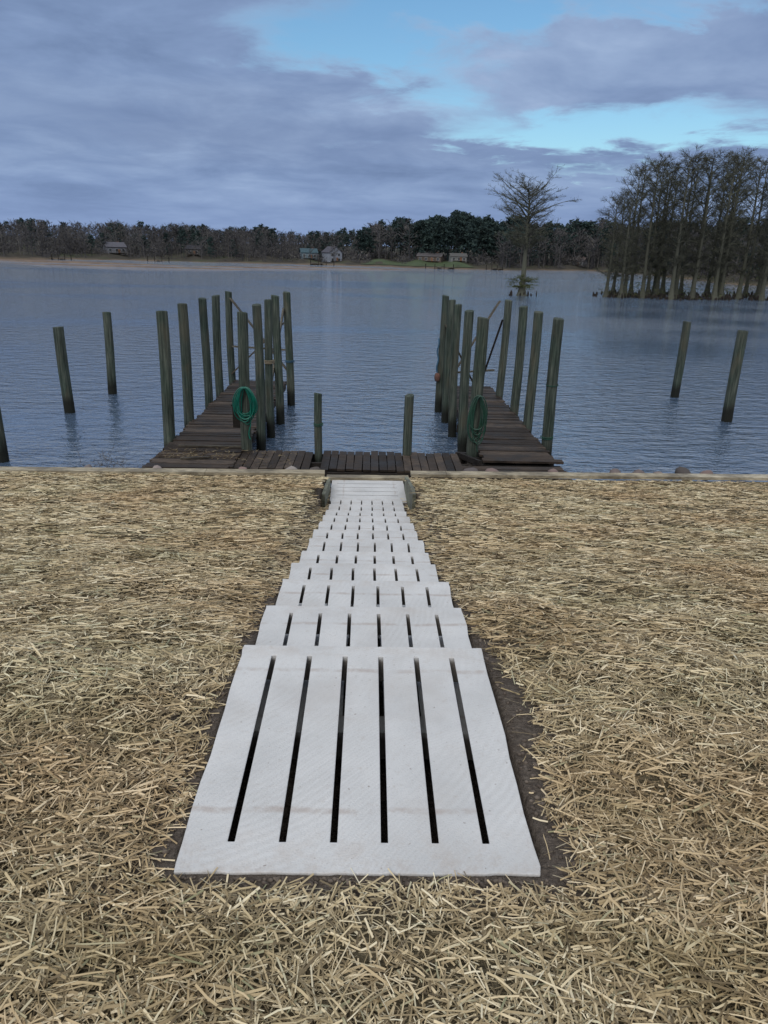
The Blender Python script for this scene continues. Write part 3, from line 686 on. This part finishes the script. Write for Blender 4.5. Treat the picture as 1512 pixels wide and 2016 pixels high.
azd=T.m('ADD',az,T.m('MULTIPLY_ADD',n2,.34,-.17)); zd=T.m('ADD',dzz,T.m('MULTIPLY_ADD',n3,.09,-.045))
def blob(a0,z0,sa,sz,amp):
    q=T.m('ADD',T.m('POWER',T.m('ABSOLUTE',T.m('DIVIDE',T.m('SUBTRACT',azd,a0),sa)),2.),T.m('POWER',T.m('ABSOLUTE',T.m('DIVIDE',T.m('SUBTRACT',zd,z0),sz)),2.))
    return T.m('MULTIPLY',T.m('EXPONENT',T.m('MULTIPLY',q,-1.)),amp)
tot=None
for q in((.0,.222,.15,.038,1.0),(.12,.262,.14,.024,.85),(.22,.138,.17,.022,.9),(.40,.145,.14,.026,.65),(.36,.258,.16,.016,.6),(.08,.175,.06,.022,.5),(.27,.098,.12,.008,.35)):
    b_=blob(*q); tot=b_ if tot is None else T.m('ADD',tot,b_)
open_=T.ss(T.m('ADD',tot,T.m('MULTIPLY_ADD',n3,.9,-.45)),.22,.92)
gen=T.m('MULTIPLY',T.ss(n1,.52,.66),T.ss(dzz,.30,.45))
open_=T.m('MAXIMUM',open_,T.m('MULTIPLY',gen,.8))
tex=T.m('ADD',T.m('MULTIPLY',n1,.55),T.m('MULTIPLY',n2,.45))
cl=T.ramp(tex,[(.36,(.150,.222,.385)),(.48,(.222,.315,.515)),(.60,(.31,.42,.63)),(.72,(.44,.56,.77))])
hz=T.mix(T.ss(dzz,.0,.11,.75,0),cl,(.24,.335,.565))
hz=T.mix(blob(-.22,.135,.24,.035,.45),hz,(.160,.225,.39))
hz=T.mix(blob(.05,.115,.22,.022,.30),hz,(.175,.245,.42))
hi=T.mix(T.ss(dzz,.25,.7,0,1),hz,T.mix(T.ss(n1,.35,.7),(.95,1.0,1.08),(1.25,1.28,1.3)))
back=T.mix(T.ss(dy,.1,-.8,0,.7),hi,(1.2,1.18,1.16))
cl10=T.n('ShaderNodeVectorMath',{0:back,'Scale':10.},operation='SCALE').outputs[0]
skc=T.mix(1,sky.outputs[0],(.70,.98,1.16),'MULTIPLY')
rim=T.m('MULTIPLY',T.m('MULTIPLY',open_,T.m('SUBTRACT',1.,open_)),2.2)
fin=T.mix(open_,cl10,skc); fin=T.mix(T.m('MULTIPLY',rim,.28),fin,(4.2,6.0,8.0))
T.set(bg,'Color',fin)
try:
    w.cycles.sampling_method='MANUAL'; w.cycles.sample_map_resolution=256
except Exception: pass
L=bpy.data.lights.new('sun','SUN'); L.energy=1.2; L.angle=math.radians(20); L.color=(1,.96,.9)
so=bpy.data.objects.new('sun',L); coll.objects.link(so)
sd=Vector((math.sin(SUN_ROT)*math.cos(SUN_EL),math.cos(SUN_ROT)*math.cos(SUN_EL),math.sin(SUN_EL)))
so.rotation_euler=(sd).to_track_quat('Z','Y').to_euler()

# ------------------------------------------------------------ camera
p,yaw,roll=[math.radians(v) for v in(19.4,1.416,1.56)]
fw=Vector((math.sin(yaw)*math.cos(p),math.cos(yaw)*math.cos(p),-math.sin(p))); r=Vector((math.cos(yaw),-math.sin(yaw),0)); u=r.cross(fw)
r,u=r*math.cos(roll)+u*math.sin(roll),-r*math.sin(roll)+u*math.cos(roll)
cam=bpy.data.cameras.new('camera'); cam.sensor_fit='VERTICAL'; cam.sensor_height=24; cam.lens=1456/2016*24; cam.clip_start=.05; cam.clip_end=8000
co=bpy.data.objects.new('camera',cam); coll.objects.link(co)
M=Matrix((( r.x,u.x,-fw.x,.004),(r.y,u.y,-fw.y,0),(r.z,u.z,-fw.z,4.15),(0,0,0,1))); co.matrix_world=M
scene.camera=co
